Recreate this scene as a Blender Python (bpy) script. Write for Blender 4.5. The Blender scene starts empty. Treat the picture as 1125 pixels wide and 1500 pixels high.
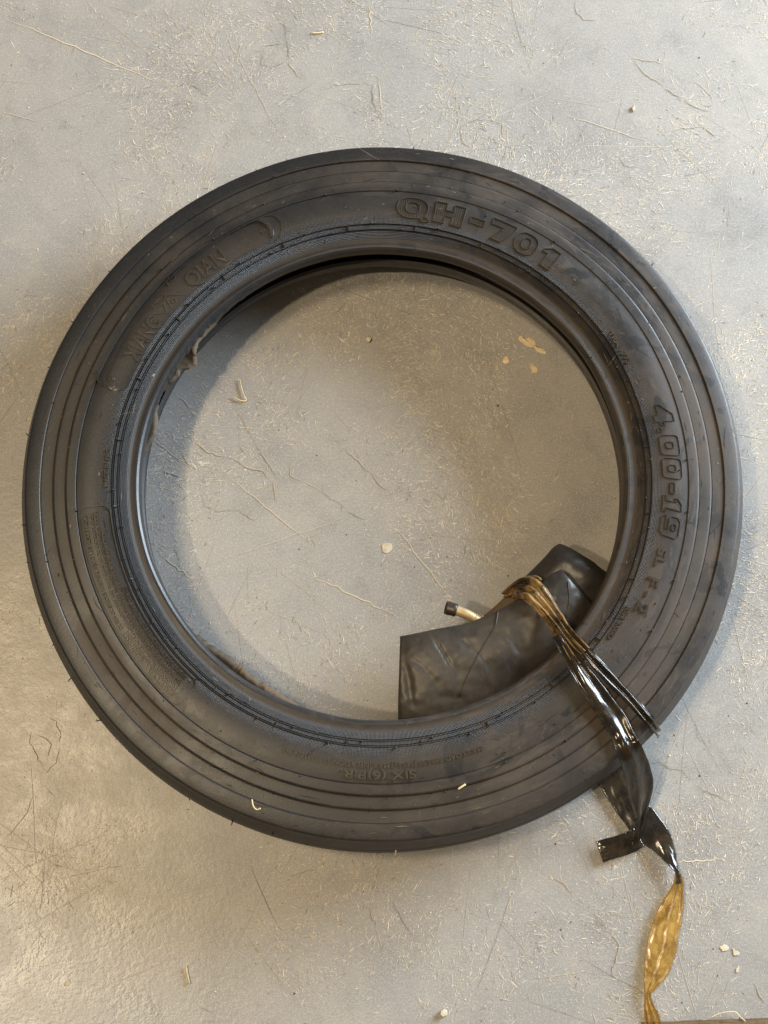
import bpy, bmesh, math, random
import numpy as np
from mathutils import Vector, Matrix, noise as mnoise

random.seed(7)
rng = np.random.default_rng(11)
R = math.radians
scene = bpy.context.scene
COL = scene.collection

# ------------------------------------------------------------------ camera
CAM = np.array([0.0014, -0.3177, 1.40]); TILT = R(12.31); FPX = 2170.0
cd = bpy.data.cameras.new('camera'); cam = bpy.data.objects.new('camera', cd); COL.objects.link(cam)
cam.location = CAM; cam.rotation_euler = (TILT, 0, 0)
cd.sensor_fit = 'VERTICAL'; cd.sensor_height = 36.0; cd.lens = FPX / 1500 * 36.0
cd.clip_start = 0.05; cd.clip_end = 100
scene.camera = cam

# ------------------------------------------------------------------ light
wd = bpy.data.worlds.new('World'); scene.world = wd; wd.use_nodes = True
bg = wd.node_tree.nodes['Background']
bg.inputs['Color'].default_value = (1.0, 0.80, 0.54, 1); bg.inputs['Strength'].default_value = 0.19

def area(name, loc, target, size, energy, color, size_y=None, shape='RECTANGLE'):
    ld = bpy.data.lights.new(name, 'AREA'); ld.shape = shape; ld.size = size
    ld.size_y = size_y or size
    ld.energy = energy; ld.color = color
    o = bpy.data.objects.new(name, ld); COL.objects.link(o); o.location = loc
    o.rotation_euler = (Vector(target) - Vector(loc)).to_track_quat('-Z', 'Y').to_euler()
    return o
area('roof_lamp', (-2.25, -1.12, 6.0), (0, 0, 0), 0.26, 140, (1.0, 0.80, 0.54), shape='DISK')
area('roof_window', (-1.50, 0.12, 5.0), (-0.1, 0, 0), 0.60, 88, (1.0, 0.79, 0.51))
area('doorway', (2.25, 1.20, 0.92), (0.0, 0.1, 0.1), 1.4, 250, (0.76, 0.88, 1.0), size_y=1.4)
vs = scene.view_settings
vs.view_transform = 'Standard'; vs.look = 'None'; vs.gamma = 1; vs.exposure = 0.0; vs.use_curve_mapping = False

# ------------------------------------------------------------------ photo pixel -> world point on a plane of height z
_s, _c = math.sin(TILT), math.cos(TILT)
FW = np.array([0, _s, -_c]); UP = np.array([0, _c, _s]); RT = np.array([1.0, 0, 0])
def W(x, y, z=0.0):
    d = FW + RT * (x - 562.5) / FPX - UP * (y - 750) / FPX
    return CAM + d * ((z - CAM[2]) / d[2])
def polar(x, y, z=0.099):
    q = W(x, y, z); return math.atan2(q[1], q[0]), math.hypot(q[0], q[1])

# ------------------------------------------------------------------ helpers
def mesh_obj(name, verts, faces, mat, parent=None, smooth=True):
    me = bpy.data.meshes.new(name); me.from_pydata([tuple(map(float, v)) for v in verts], [], [tuple(f) for f in faces]); me.update()
    if smooth: me.polygons.foreach_set('use_smooth', [True] * len(me.polygons))
    o = bpy.data.objects.new(name, me); COL.objects.link(o)
    if mat: me.materials.append(mat)
    if parent: o.parent = parent
    return o
def empty(name, loc=(0, 0, 0)):
    o = bpy.data.objects.new(name, None); COL.objects.link(o); o.location = loc; o.empty_display_size = 0.05; return o
def tag(o, label=None, cat=None, group=None, kind=None):
    if label: o['label'] = label
    if cat: o['category'] = cat
    if group: o['group'] = group
    if kind: o['kind'] = kind
    return o
class MB:
    def __init__(s): s.v = []; s.f = []
    def add(s, vs, fs):
        n = len(s.v); s.v += [tuple(v) for v in vs]; s.f += [tuple(i + n for i in f) for f in fs]
def catmull(pts, n):
    pts = np.array(pts, float); out = []
    P = np.vstack([2 * pts[0] - pts[1], pts, 2 * pts[-1] - pts[-2]])
    for i in range(1, len(P) - 2):
        for k in range(n):
            t = k / n; p0, p1, p2, p3 = P[i - 1], P[i], P[i + 1], P[i + 2]
            out.append(0.5 * ((2 * p1) + (-p0 + p2) * t + (2 * p0 - 5 * p1 + 4 * p2 - p3) * t * t + (-p0 + 3 * p1 - 3 * p2 + p3) * t ** 3))
    out.append(pts[-1]); return np.array(out)
def tube(pts, rad, n=8, caps=True):
    pts = np.array(pts, float); m = len(pts); rad = np.broadcast_to(rad, (m,))
    vs = []; fs = []
    ref = None
    for i in range(m):
        t = pts[min(i + 1, m - 1)] - pts[max(i - 1, 0)]; t /= np.linalg.norm(t) + 1e-12
        if ref is None:
            ref = np.cross(t, [0, 0, 1.0]);
            if np.linalg.norm(ref) < .1: ref = np.array([1.0, 0, 0])
        ref = ref - t * (ref @ t); ref /= np.linalg.norm(ref); b = np.cross(t, ref)
        for k in range(n):
            a = 2 * math.pi * k / n; vs.append(pts[i] + rad[i] * (math.cos(a) * ref + math.sin(a) * b))
    for i in range(m - 1):
        for k in range(n):
            fs.append((i * n + k, i * n + (k + 1) % n, (i + 1) * n + (k + 1) % n, (i + 1) * n + k))
    if caps: fs.append(tuple(range(n))[::-1]); fs.append(tuple((m - 1) * n + k for k in range(n)))
    return vs, fs

# ------------------------------------------------------------------ materials
class NT:
    def __init__(s, name):
        s.m = bpy.data.materials.new(name); s.m.use_nodes = True; s.t = s.m.node_tree; s.t.nodes.clear()
        s.out = s.n('ShaderNodeOutputMaterial'); s.b = s.n('ShaderNodeBsdfPrincipled'); s.l(s.b.outputs[0], s.out.inputs[0])
    def n(s, t, **kw):
        nd = s.t.nodes.new(t)
        for k, v in kw.items(): setattr(nd, k, v)
        return nd
    def l(s, a, b): s.t.links.new(a, b)
    def noise(s, vec, scale, detail=4, rough=.55, dist=0):
        nd = s.n('ShaderNodeTexNoise'); nd.inputs['Scale'].default_value = scale; nd.inputs['Detail'].default_value = detail
        nd.inputs['Roughness'].default_value = rough; nd.inputs['Distortion'].default_value = dist
        if vec is not None: s.l(vec, nd.inputs['Vector'])
        return nd.outputs['Fac']
    def ramp(s, fac, p0, p1, c0=0.0, c1=1.0):
        nd = s.n('ShaderNodeMapRange'); nd.clamp = True
        nd.inputs[1].default_value = p0; nd.inputs[2].default_value = p1; nd.inputs[3].default_value = c0; nd.inputs[4].default_value = c1
        s.l(fac, nd.inputs[0]); return nd.outputs[0]
    def math(s, op, a, b=None, clamp=False):
        nd = s.n('ShaderNodeMath', operation=op, use_clamp=clamp)
        for i, x in enumerate((a, b)):
            if x is None: continue
            if isinstance(x, (int, float)): nd.inputs[i].default_value = x
            else: s.l(x, nd.inputs[i])
        return nd.outputs[0]
    def mix(s, fac, a, b):
        nd = s.n('ShaderNodeMix', data_type='RGBA')
        for sock, x in ((nd.inputs[0], fac), (nd.inputs[6], a), (nd.inputs[7], b)):
            if isinstance(x, (int, float)): sock.default_value = x
            elif isinstance(x, tuple): sock.default_value = (*x, 1) if len(x) == 3 else x
            else: s.l(x, sock)
        return nd.outputs[2]
    def bump(s, h, strength, dist, nrm=None):
        nd = s.n('ShaderNodeBump'); nd.inputs['Strength'].default_value = strength; nd.inputs['Distance'].default_value = dist
        s.l(h, nd.inputs['Height'])
        if nrm is not None: s.l(nrm, nd.inputs['Normal'])
        return nd.outputs[0]
    def obj(s): return s.n('ShaderNodeTexCoord').outputs['Object']
    def set(s, **kw):
        for k, v in kw.items():
            k = k.replace('_', ' ')
            sock = s.b.inputs[k]
            if isinstance(v, (int, float)): sock.default_value = v
            elif isinstance(v, tuple): sock.default_value = (*v, 1) if len(v) == 3 else v
            else: s.l(v, sock)
        return s.m

def floor_material():
    t = NT('worn_concrete'); o = t.obj()
    big = t.noise(o, 2.6, 5, .62, .5); cloud = t.noise(o, 8, 6, .68, .5); mid = t.noise(o, 24, 6, .72, .3); fine = t.noise(o, 420, 4, .75); grain = t.noise(o, 900, 2, .6)
    c = t.mix(t.ramp(big, .40, .60), (.335, .322, .302), (.284, .282, .278))
    c = t.mix(t.math('MULTIPLY', t.ramp(cloud, .48, .64), .75), c, (.245, .240, .235))
    c = t.mix(t.math('MULTIPLY', t.ramp(mid, .54, .70), .40), c, (.42, .375, .31))
    c = t.mix(t.math('MULTIPLY', t.ramp(mid, .45, .34), .40), c, (.215, .207, .200))
    c = t.mix(t.math('MULTIPLY', t.ramp(fine, .54, .64), .42), c, (.50, .46, .39))
    c = t.mix(t.math('MULTIPLY', t.ramp(fine, .46, .36), .28), c, (.20, .19, .18))
    c = t.mix(t.math('MULTIPLY', t.ramp(grain, .57, .66), .6), c, (.62, .57, .48))
    c = t.mix(t.math('MULTIPLY', t.ramp(grain, .42, .33), .30), c, (.17, .16, .15))
    # scratched patches: fibres of pale dust rubbed into the paint, drawn out in one direction
    for rot, sc, am in ((.6, 1.0, .25), (-.9, 1.3, .2), (1.9, .8, .2)):
        mp = t.n('ShaderNodeMapping'); mp.inputs['Rotation'].default_value = (0, 0, rot); mp.inputs['Scale'].default_value = (55 * sc, 620 * sc, 1); t.l(o, mp.inputs[0])
        st = t.noise(mp.outputs[0], 1.0, 3, .6, .9)
        pm = t.ramp(t.noise(o, 11 * sc, 4, .6, .4), .50, .64)
        c = t.mix(t.math('MULTIPLY', t.math('MULTIPLY', t.ramp(st, .60, .70), pm), am), c, (.60, .53, .42))
    # rust-brown dust stains
    c = t.mix(t.math('MULTIPLY', t.ramp(t.noise(o, 17, 4, .6, .8), .68, .78), .35), c, (.46, .33, .18))
    sep = t.n('ShaderNodeSeparateXYZ'); t.l(o, sep.inputs[0])
    rolled = t.ramp(t.math('ADD', t.math('MULTIPLY', sep.outputs[0], -1.0), t.math('MULTIPLY', sep.outputs[1], -.55)), .27, .52, .04, 1.0)   # thicker rolled paint towards one corner
    peel = t.noise(o, 190, 2, .5); peel2 = t.noise(o, 480, 2, .5)
    h = t.math('MULTIPLY', t.math('ADD', peel, t.math('MULTIPLY', peel2, .35)), rolled)
    nb = t.bump(h, 0.42, 0.0010)
    nb = t.bump(fine, 0.05, 0.0005, nb); nb = t.bump(mid, 0.10, 0.0016, nb)
    ro = t.math('SUBTRACT', t.math('ADD', t.ramp(mid, .35, .7, .27, .42), t.math('MULTIPLY', fine, .12)), t.math('MULTIPLY', rolled, .07))
    return t.set(Base_Color=c, Roughness=ro, Normal=nb, **{'Specular IOR Level': .5})

def rubber_material(name, base=(.0120, .0138, .0165), dust=(.074, .054, .037), amount=.5, rough=.42, weave=False, seed=0.0, bumpy=.12, shift=0):
    t = NT(name); o = t.obj()
    mp = t.n('ShaderNodeMapping'); mp.inputs['Location'].default_value = (seed, seed * 1.7, seed * .3); t.l(o, mp.inputs[0]); o = mp.outputs[0]
    a = t.noise(o, 6.5, 5, .62, .4); b = t.noise(o, 38, 5, .7, .3); f = t.noise(o, 700, 3, .7)
    d = t.ramp(t.math('ADD', t.math('MULTIPLY', a, .6), t.math('MULTIPLY', b, .4)), .40, .60)
    d = t.math('MULTIPLY', t.math('ADD', t.math('MULTIPLY', d, .75), .25), amount)
    nrm = None
    if weave:
        uv = t.n('ShaderNodeUVMap', uv_map='polar').outputs[0]
        sep = t.n('ShaderNodeSeparateXYZ'); t.l(uv, sep.inputs[0]); u, v = sep.outputs[0], sep.outputs[1]
        # patchy grime, a little drawn out along the circumference, with harder edges
        cmb = t.n('ShaderNodeCombineXYZ'); t.l(t.math('MULTIPLY', u, 26.0), cmb.inputs[0]); t.l(t.math('MULTIPLY', v, 70), cmb.inputs[1])
        st = t.noise(cmb.outputs[0], 1.0, 7, .72, .9)
        d = t.math('ADD', d, t.math('MULTIPLY', t.math('MULTIPLY', t.ramp(st, .53, .62), amount), .75), clamp=True)
        wipe = t.noise(o, 21, 3, .5, 1.6)
        d = t.math('MULTIPLY', d, t.ramp(wipe, .60, .63, 1.0, .35))
        so = t.n('ShaderNodeSeparateXYZ'); t.l(t.obj(), so.inputs[0])      # dust colour increases from the left towards the lower right
        d = t.math('MULTIPLY', d, t.ramp(t.math('ADD', so.outputs[0], t.math('MULTIPLY', so.outputs[1], -.35)), -.26, .20, .15, 1.45), clamp=True)
        # brown dust sits thickest on the ribbed shoulder and in the valley behind the bead
        band = t.math('MULTIPLY', t.ramp(v, .2255, .2285), t.ramp(v, .2335, .2305))
        d = t.math('ADD', d, t.math('MULTIPLY', band, .25), clamp=True)
        rib = t.math('MULTIPLY', t.ramp(v, .279, .283), t.ramp(v, .313, .308))
        d = t.math('ADD', d, t.math('MULTIPLY', t.math('MULTIPLY', rib, t.ramp(a, .46, .58)), .24), clamp=True)
        # woven chafer print between bead and rim line
        w1 = t.math('SINE', t.math('ADD', t.math('MULTIPLY', u, 2600), t.math('MULTIPLY', v, 2600)))
        w2 = t.math('SINE', t.math('SUBTRACT', t.math('MULTIPLY', u, 2600), t.math('MULTIPLY', v, 2600)))
        wv = t.math('MULTIPLY', w1, w2)
        msk = t.math('MULTIPLY', t.ramp(v, .2295, .2325), t.ramp(v, .258, .242))
        nrm = t.bump(t.math('MULTIPLY', wv, msk), .8, .00035)
        # fine mould lines round the shoulder
    c = t.mix(d, base, dust)
    c = t.mix(t.math('MULTIPLY', t.ramp(f, .58, .75), .22), c, (.20, .165, .12))
    sc = t.noise(o, 90, 6, .8, 1.2)
    c = t.mix(t.math('MULTIPLY', t.ramp(sc, .66, .76), .30), c, (.22, .185, .14))
    nrm = t.bump(b, bumpy, .0012, nrm); nrm = t.bump(f, .22, .0005, nrm)
    ro = t.math('ADD', t.math('ADD', rough - .12, t.math('MULTIPLY', d, .40)), t.math('MULTIPLY', b, .12))
    return t.set(Base_Color=c, Roughness=ro, Normal=nrm, **{'Specular IOR Level': .42})

def plain(name, col, rough=.6, metal=0.0, spec=.5, vary=.25, scale=120):
    t = NT(name); o = t.obj(); n = t.noise(o, scale, 4, .6)
    c = t.mix(t.ramp(n, .3, .7), tuple(x * (1 - vary) for x in col), tuple(min(1, x * (1 + vary)) for x in col))
    return t.set(Base_Color=c, Roughness=rough, Metallic=metal, **{'Specular IOR Level': spec})

def film_material(name, col, col2, clear, tint, rough=.22, seed=0.0):
    t = NT(name); o = t.obj(); n = t.noise(o, 60, 4, .65, .4)
    c = t.mix(t.ramp(n, .42, .62), col, col2)
    du = t.ramp(t.noise(o, 340, 4, .7), .58, .72)
    c = t.mix(t.math('MULTIPLY', du, .12), c, (.30, .24, .16))
    t.set(Base_Color=c, Roughness=t.ramp(n, .3, .7, rough * .8, rough * 1.6), **{'Specular IOR Level': .6})
    t.l(t.bump(t.noise(o, 150, 2, .5), .05, .0006), t.b.inputs['Normal'])
    tr = t.n('ShaderNodeBsdfTransparent'); tr.inputs[0].default_value = (*tint, 1)
    mx = t.n('ShaderNodeMixShader'); t.l(t.ramp(n, .3, .7, clear * .5, min(1, clear * 1.5)), mx.inputs[0]); t.l(t.b.outputs[0], mx.inputs[1]); t.l(tr.outputs[0], mx.inputs[2])
    t.l(mx.outputs[0], t.out.inputs[0]); return t.m

def attr_material(name, rough=.7):
    t = NT(name); a = t.n('ShaderNodeVertexColor', layer_name='tone'); return t.set(Base_Color=a.outputs[0], Roughness=rough, **{'Specular IOR Level': .3})

M_floor = floor_material()
M_tyre = rubber_material('dusty_tyre_rubber', weave=True, amount=.32)
M_panel = rubber_material('clean_tyre_rubber', base=(.015, .015, .0155), amount=.15, rough=.40, seed=3.1)
M_letter = rubber_material('raised_tyre_rubber', base=(.019, .018, .017), dust=(.11, .08, .05), amount=.35, rough=.36, seed=5.0)
M_tube = rubber_material('inner_tube_rubber', base=(.017, .018, .020), dust=(.11, .080, .048), amount=.40, rough=.38, seed=8.3, bumpy=.16)
M_tubeb = rubber_material('browned_tube_rubber', base=(.050, .040, .030), dust=(.16, .105, .055), amount=.7, rough=.66, seed=2.3)
M_brass = plain('brass', (.46, .34, .18), .5, .35)
M_cap = plain('black_plastic', (.035, .027, .02), .42)
M_film = film_material('brown_plastic_film', (.014, .012, .010), (.040, .028, .016), .12, (.40, .27, .12), .15)
M_amber = film_material('amber_plastic_film', (.50, .32, .09), (.26, .145, .040), .55, (.93, .78, .46), .2)
M_gold = film_material('golden_plastic_film', (.36, .235, .095), (.05, .033, .018), .34, (.70, .48, .20), .22)
M_dull = film_material('dull_brown_film', (.16, .105, .055), (.24, .17, .10), .25, (.7, .55, .35), .4)
M_mark = attr_material('floor_marks', .72)
M_straw = plain('straw', (.66, .53, .31), .6)
M_flake = plain('pale_paint', (.58, .51, .38), .6)
M_tan = plain('tan_paint', (.72, .57, .35), .6)
M_grit = plain('grit', (.22, .17, .12), .8)

# ------------------------------------------------------------------ floor
def make_floor():
    n = 4; S = 6.0
    vs = [(-S + 2 * S * i / n, -S + 2 * S * j / n, 0) for j in range(n + 1) for i in range(n + 1)]
    fs = [(j * (n + 1) + i, j * (n + 1) + i + 1, (j + 1) * (n + 1) + i + 1, (j + 1) * (n + 1) + i) for j in range(n) for i in range(n)]
    o = mesh_obj('floor', vs, fs, M_floor); tag(o, 'worn grey painted concrete floor, scratched and dusty', kind='structure')
make_floor()

# ------------------------------------------------------------------ tyre
UPPER = [  # upper outer face, from bead lip outwards (radius, height)
 (.2195, .0852), (.2199, .0880), (.2210, .0904), (.2228, .0918), (.2246, .0922), (.2266, .0917), (.2286, .0914), (.2310, .0924), (.2335, .0939), (.2360, .0953),
 (.2374, .0960), (.2377, .0951), (.2381, .0953), (.2384, .0970), (.2390, .0973), (.2393, .0968), (.2410, .0974), (.2424, .0979), (.2427, .0969), (.2431, .0971), (.2434, .0989), (.2439, .0991), (.2442, .0986),
 (.2480, .0992), (.2540, .1001), (.2620, .1004), (.2700, .0997), (.2753, .0987), (.2756, .0979), (.2760, .0980), (.2763, .0992), (.2768, .0995),
 (.2800, .0992), (.2840, .0988), (.2849, .09865), (.2858, .0981), (.2861, .0975), (.2863, .0961), (.2867, .0960), (.2870, .0964), (.2910, .0962), (.2958, .0957), (.2967, .09555), (.2976, .0950), (.2979, .0944), (.2981, .0932), (.2985, .0931), (.2988, .0936),
 (.3030, .0934), (.3086, .0929), (.3089, .0923), (.3093, .0923), (.3097, .0940), (.3102, .0944), (.3130, .0942), (.3180, .0935), (.3220, .0928), (.3233, .0924), (.3240, .0919), (.3245, .0911), (.3248, .0901), (.3256, .0868)]
TREAD = [(.3278, .082), (.3300, .076), (.3312, .0725), (.3316, .0715), (.3285, .0705), (.3283, .0665), (.3322, .0655), (.3332, .062), (.3337, .056), (.3338, .051)]
ur = np.array([p[0] for p in UPPER]); uz = np.array([p[1] for p in UPPER])
def zs(r): return float(np.interp(r, ur, uz))
def densify(pts, step):
    out = []
    for a, b in zip(pts[:-1], pts[1:]):
        a = np.array(a); b = np.array(b); k = max(1, int(np.linalg.norm(b - a) / step))
        for i in range(k): out.append(a + (b - a) * i / k)
    out.append(np.array(pts[-1])); return out
def wob(a, seed, amps):
    s = 0
    for k, (n, A) in enumerate(amps): s += A * math.sin(n * a + seed * 1.3 + k * 2.1)
    return s

tyre = empty('tyre'); tag(tyre, 'black rubber tractor tyre with ribbed shoulder and raised lettering lying on the floor', 'tyre')
def make_carcass():
    top = UPPER + TREAD
    bot = [(r, .102 - z) for r, z in reversed(top[:-1])]
    # lower bead is squeezed up under the load
    bot = [(r + (.0040 * max(0, (.245 - r) / .026) if r < .245 else 0), z + (.022 * max(0, (.245 - r) / .026) ** 1.2 if r < .245 else 0)) for r, z in bot]
    inner = [(.2232, .040), (.2234, .0455), (.2262, .0470), (.235, .035), (.255, .0225), (.285, .016), (.312, .022), (.3205, .036), (.3225, .051), (.3205, .066), (.312, .080), (.285, .0865), (.262, .0915), (.245, .0900), (.236, .0870), (.229, .0830), (.2235, .0805), (.2206, .0806), (.2195, .0825)]
    prof = np.array(densify(top + bot + inner + [UPPER[0]], .0045))[:-1]
    nseg = 960; m = len(prof)
    verts = np.zeros((nseg, m, 3))
    for i in range(nseg):
        a = 2 * math.pi * i / nseg
        dr = wob(a, 1, [(2, .0006), (3, .0004), (5, .0003), (11, .00015)])
        dz = wob(a, 4, [(2, .0005), (3, .0004), (7, .0002)])
        lip = wob(a, 2, [(9, .0002), (17, .0001), (29, .00008)])
        deg = math.degrees(a)
        rag = 0.0
        if 118 < deg < 172: rag = max(0, mnoise.noise(Vector((a * 60, 0, 3.3)))) * .0028 * math.sin(math.pi * (deg - 118) / 54)
        for j in range(m):
            r, z = prof[j]
            w = max(0, 1 - abs(r - .2195) / .006)
            k = min(1, z / .09)
            rr = r + dr * k + lip * w - (rag * w if .075 < z < .0875 else 0)
            zz = z + (dz * k if z > .045 else 0)
            oy = .0024 * max(0, min(1, (.250 - r) / .02)) if z < .062 else 0     # lower bead sits a little off centre
            verts[i, j] = (rr * math.cos(a), rr * math.sin(a) + oy, zz)
    fs = [(i * m + j, i * m + (j + 1) % m, ((i + 1) % nseg) * m + (j + 1) % m, ((i + 1) % nseg) * m + j) for i in range(nseg) for j in range(m)]
    fs = [f[::-1] for f in fs]
    o = mesh_obj('carcass', verts.reshape(-1, 3), fs, M_tyre, tyre)
    o.data.set_sharp_from_angle(angle=R(24))      # crisp moulded rib edges
    uvl = o.data.uv_layers.new(name='polar')
    li = np.zeros(len(o.data.loops), int); o.data.loops.foreach_get('vertex_index', li)
    seg = li // m; pj = li % m
    face = np.arange(len(li)) // 4; fseg = face // m
    ang = np.where((fseg == nseg - 1) & (seg == 0), nseg, seg) / nseg * 2 * math.pi
    uv = np.stack([ang * .25, prof[pj, 0]], 1).astype(np.float32)
    uvl.data.foreach_set('uv', uv.ravel())
make_carcass()

# --- raised relief laid on the tyre's upper face: (angle, radius) polylines
def tp(a, r, h=0.0): return (r * math.cos(a), r * math.sin(a), zs(r) + wob(a, 4, [(2, .0005), (3, .0004), (7, .0002)]) * min(1, zs(r) / .09) + h)
def ridge(mb, pts, w=.0006, h=.0006, closed=False, up=1.25):
    """a small roof-shaped ridge along a list of (angle, radius)"""
    h *= up; P = [np.array((r * math.cos(a), r * math.sin(a))) for a, r in pts]; n = len(P)
    vs = []
    for i in range(n):
        p0 = P[(i - 1) % n] if closed or i > 0 else P[i]; p1 = P[(i + 1) % n] if closed or i < n - 1 else P[i]
        t = p1 - p0; t = t / (np.linalg.norm(t) + 1e-9); nn = np.array((-t[1], t[0]))
        for off, hh in ((-w, -.0004), (-w * .45, h), (w * .45, h), (w, -.0004)):
            q = P[i] + nn * off; a = math.atan2(q[1], q[0]); r = np.hypot(*q); vs.append(tp(a, r, hh))
    fs = []
    for i in range(n if closed else n - 1):
        j = (i + 1) % n
        for k in range(3): fs.append((i * 4 + k, j * 4 + k, j * 4 + k + 1, i * 4 + k + 1))
    if not closed: fs += [(0, 1, 2, 3), ((n - 1) * 4 + 3, (n - 1) * 4 + 2, (n - 1) * 4 + 1, (n - 1) * 4)]
    mb.add(vs, fs)
def raised(mb, tris, edges, verts, mapf, h):
    h *= 1.6
    """solid raised letters from a flat triangulated shape"""
    n = len(verts); top = [tp(*mapf(*v), h) for v in verts]; low = [tp(*mapf(*v), -.0004) for v in verts]
    fs = [tuple(t) for t in tris] + [(b, a, a + n, b + n) for a, b in edges]
    mb.add(top + low, fs)
def font_shape(text):
    cu = bpy.data.curves.new('tmp', 'FONT'); cu.body = text; cu.size = 1; cu.resolution_u = 3; cu.offset = 0.022
    ob = bpy.data.objects.new('tmp', cu); COL.objects.link(ob)
    dg = bpy.context.evaluated_depsgraph_get(); me = ob.evaluated_get(dg).to_mesh()
    V = [(v.co.x, v.co.y) for v in me.vertices]; F = [tuple(p.vertices) for p in me.polygons]
    cnt = {}
    for f in F:
        for a, b in zip(f, f[1:] + f[:1]): cnt.setdefault((min(a, b), max(a, b)), []).append((a, b))
    E = [v[0] for v in cnt.values() if len(v) == 1]
    ob.evaluated_get(dg).to_mesh_clear(); bpy.data.objects.remove(ob); bpy.data.curves.remove(cu)
    return V, F, E
def arc_map(x0, x1, y0, y1, a0, a1, r0, r1):
    def f(x, y):
        return (a0 + (a1 - a0) * (x - x0) / (x1 - x0), r0 + (r1 - r0) * (y - y0) / (y1 - y0))
    return f
def text_part(text, a0, a1, r0, r1, h=.0006, style='solid', name='lettering', label=None, mat=None, w=.0006):
    V, F, E = font_shape(text)
    xs = [v[0] for v in V]; cap = .72
    mp = arc_map(min(xs), max(xs), 0, cap, R(a0), R(a1), r0, r1); mb = MB()
    if style == 'solid': raised(mb, F, E, V, mp, h)
    else:
        for a, b in E: ridge(mb, [mp(*V[a]), mp(*V[b])], w, h)
    o = mesh_obj(name, mb.v, mb.f, mat or M_letter, tyre, smooth=False)
    if label: o['label'] = label
    return o
def ell(cx, cy, rx, ry, n=28, p=2.4, rev=False):
    out = []
    for k in range(n):
        a = 2 * math.pi * k / n; c, s_ = math.cos(a), math.sin(a)
        out.append((cx + rx * math.copysign(abs(c) ** (2 / p), c), cy + ry * math.copysign(abs(s_) ** (2 / p), s_)))
    return out[::-1] if rev else out
def rrect(x0, y0, x1, y1, r, n=4):
    out = []
    for cx, cy, a0 in ((x1 - r, y1 - r, 0), (x0 + r, y1 - r, 90), (x0 + r, y0 + r, 180), (x1 - r, y0 + r, 270)):
        for k in range(n + 1):
            a = R(a0 + 90 * k / n); out.append((cx + r * math.cos(a), cy + r * math.sin(a)))
    return out
def custom_text(glyphs, a0, a1, r0, r1, hatch, w=.0007, h=.0007, slant=0.0, label=None):
    """glyphs: list of (advance, loops, width) in units of the letter height"""
    total = sum(g[0] for g in glyphs[:-1]) + glyphs[-1][2]
    mb = MB(); x = 0
    for adv, loops, wid in glyphs:
        L = [[(px + x + slant * py, py) for px, py in lp] for lp in loops]
        mp = arc_map(0, total, 0, 1, R(a0), R(a1), r0, r1)
        for lp in L:
            dense = []
            for (ax, ay), (bx, by) in zip(lp, lp[1:] + lp[:1]):
                k = max(1, int(math.hypot(bx - ax, by - ay) / .12))
                for i in range(k): dense.append((ax + (bx - ax) * i / k, ay + (by - ay) * i / k))
            ridge(mb, [mp(*p) for p in dense], w, h, closed=True)
        if hatch:
            xs = [p[0] for lp in L for p in lp]; nx = int((max(xs) - min(xs)) / .085)
            for i in range(1, nx):
                xx = min(xs) + (max(xs) - min(xs)) * i / nx; cr = []
                for lp in L:
                    for (ax, ay), (bx, by) in zip(lp, lp[1:] + lp[:1]):
                        if (ax - xx) * (bx - xx) < 0: cr.append(ay + (by - ay) * (xx - ax) / (bx - ax))
                cr.sort()
                for c0, c1 in zip(cr[::2], cr[1::2]):
                    if c1 - c0 > .08: ridge(mb, [mp(xx, c0 + .02), mp(xx, (c0 + c1) / 2), mp(xx, c1 - .02)], .00035, .00035)
        x += adv
    o = mesh_obj('lettering', mb.v, mb.f, M_letter, tyre, smooth=False)
    if label: o['label'] = label
    return o
def q_loop():
    e = ell(.66, .5, .66, .5, 40); out = []
    done = False
    for k, p in enumerate(e):
        ang = 360 * k / 40
        if 297 <= ang <= 324:
            if not done: out += [(1.02, .03), (1.12, -.12), (1.42, -.10), (1.36, .06), (1.22, .1)]; done = True
            continue
        out.append(p)
    return out
H = [(0, 0), (.46, 0), (.46, .36), (.80, .36), (.80, 0), (1.26, 0), (1.26, 1), (.80, 1), (.80, .64), (.46, .64), (.46, 1), (0, 1)]
SEVEN = [(0, 1), (1.05, 1), (1.05, .80), (.66, 0), (.16, 0), (.56, .68), (0, .68)]
ONE = [(.05, .62), (.05, .76), (.34, 1), (.74, 1), (.74, 0), (.28, 0), (.28, .64)]
custom_text([(1.62, [q_loop(), ell(.66, .5, .30, .27, 24)], 1.42), (1.56, [H], 1.26), (.90, [[(0, .36), (.62, .36), (.62, .66), (0, .66)]], .62),
             (1.18, [SEVEN], 1.05), (1.22, [ell(.5, .5, .5, .52, 36), ell(.5, .5, .20, .28, 20)], 1.0), (.8, [ONE], .76)],
            86.9, 51.7, .2500, .2700, True, w=.0007, h=.0009, label='raised outlined letters QH-701 with hatched faces')
Z0 = [rrect(0, 0, .95, 1, .18), rrect(.32, .30, .63, .70, .10)]
FOUR = [(.48, 0), (.82, 0), (.82, .22), (1.0, .22), (1.0, .42), (.82, .42), (.82, 1), (.50, 1), (0, .40), (0, .22), (.48, .22)]
ONEB = [(.0, 0), (.78, 0), (.78, .16), (.58, .16), (.58, 1), (.28, 1), (.05, .78), (.05, .62), (.22, .70), (.22, .16), (.0, .16)]
NINE = [(0.02, .12), (.14, 0), (.78, 0), (.95, .16), (.95, .86), (.80, 1), (.16, 1), (0, .86), (0, .54), (.14, .40), (.62, .40), (.62, .24), (.02, .24)]
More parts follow.
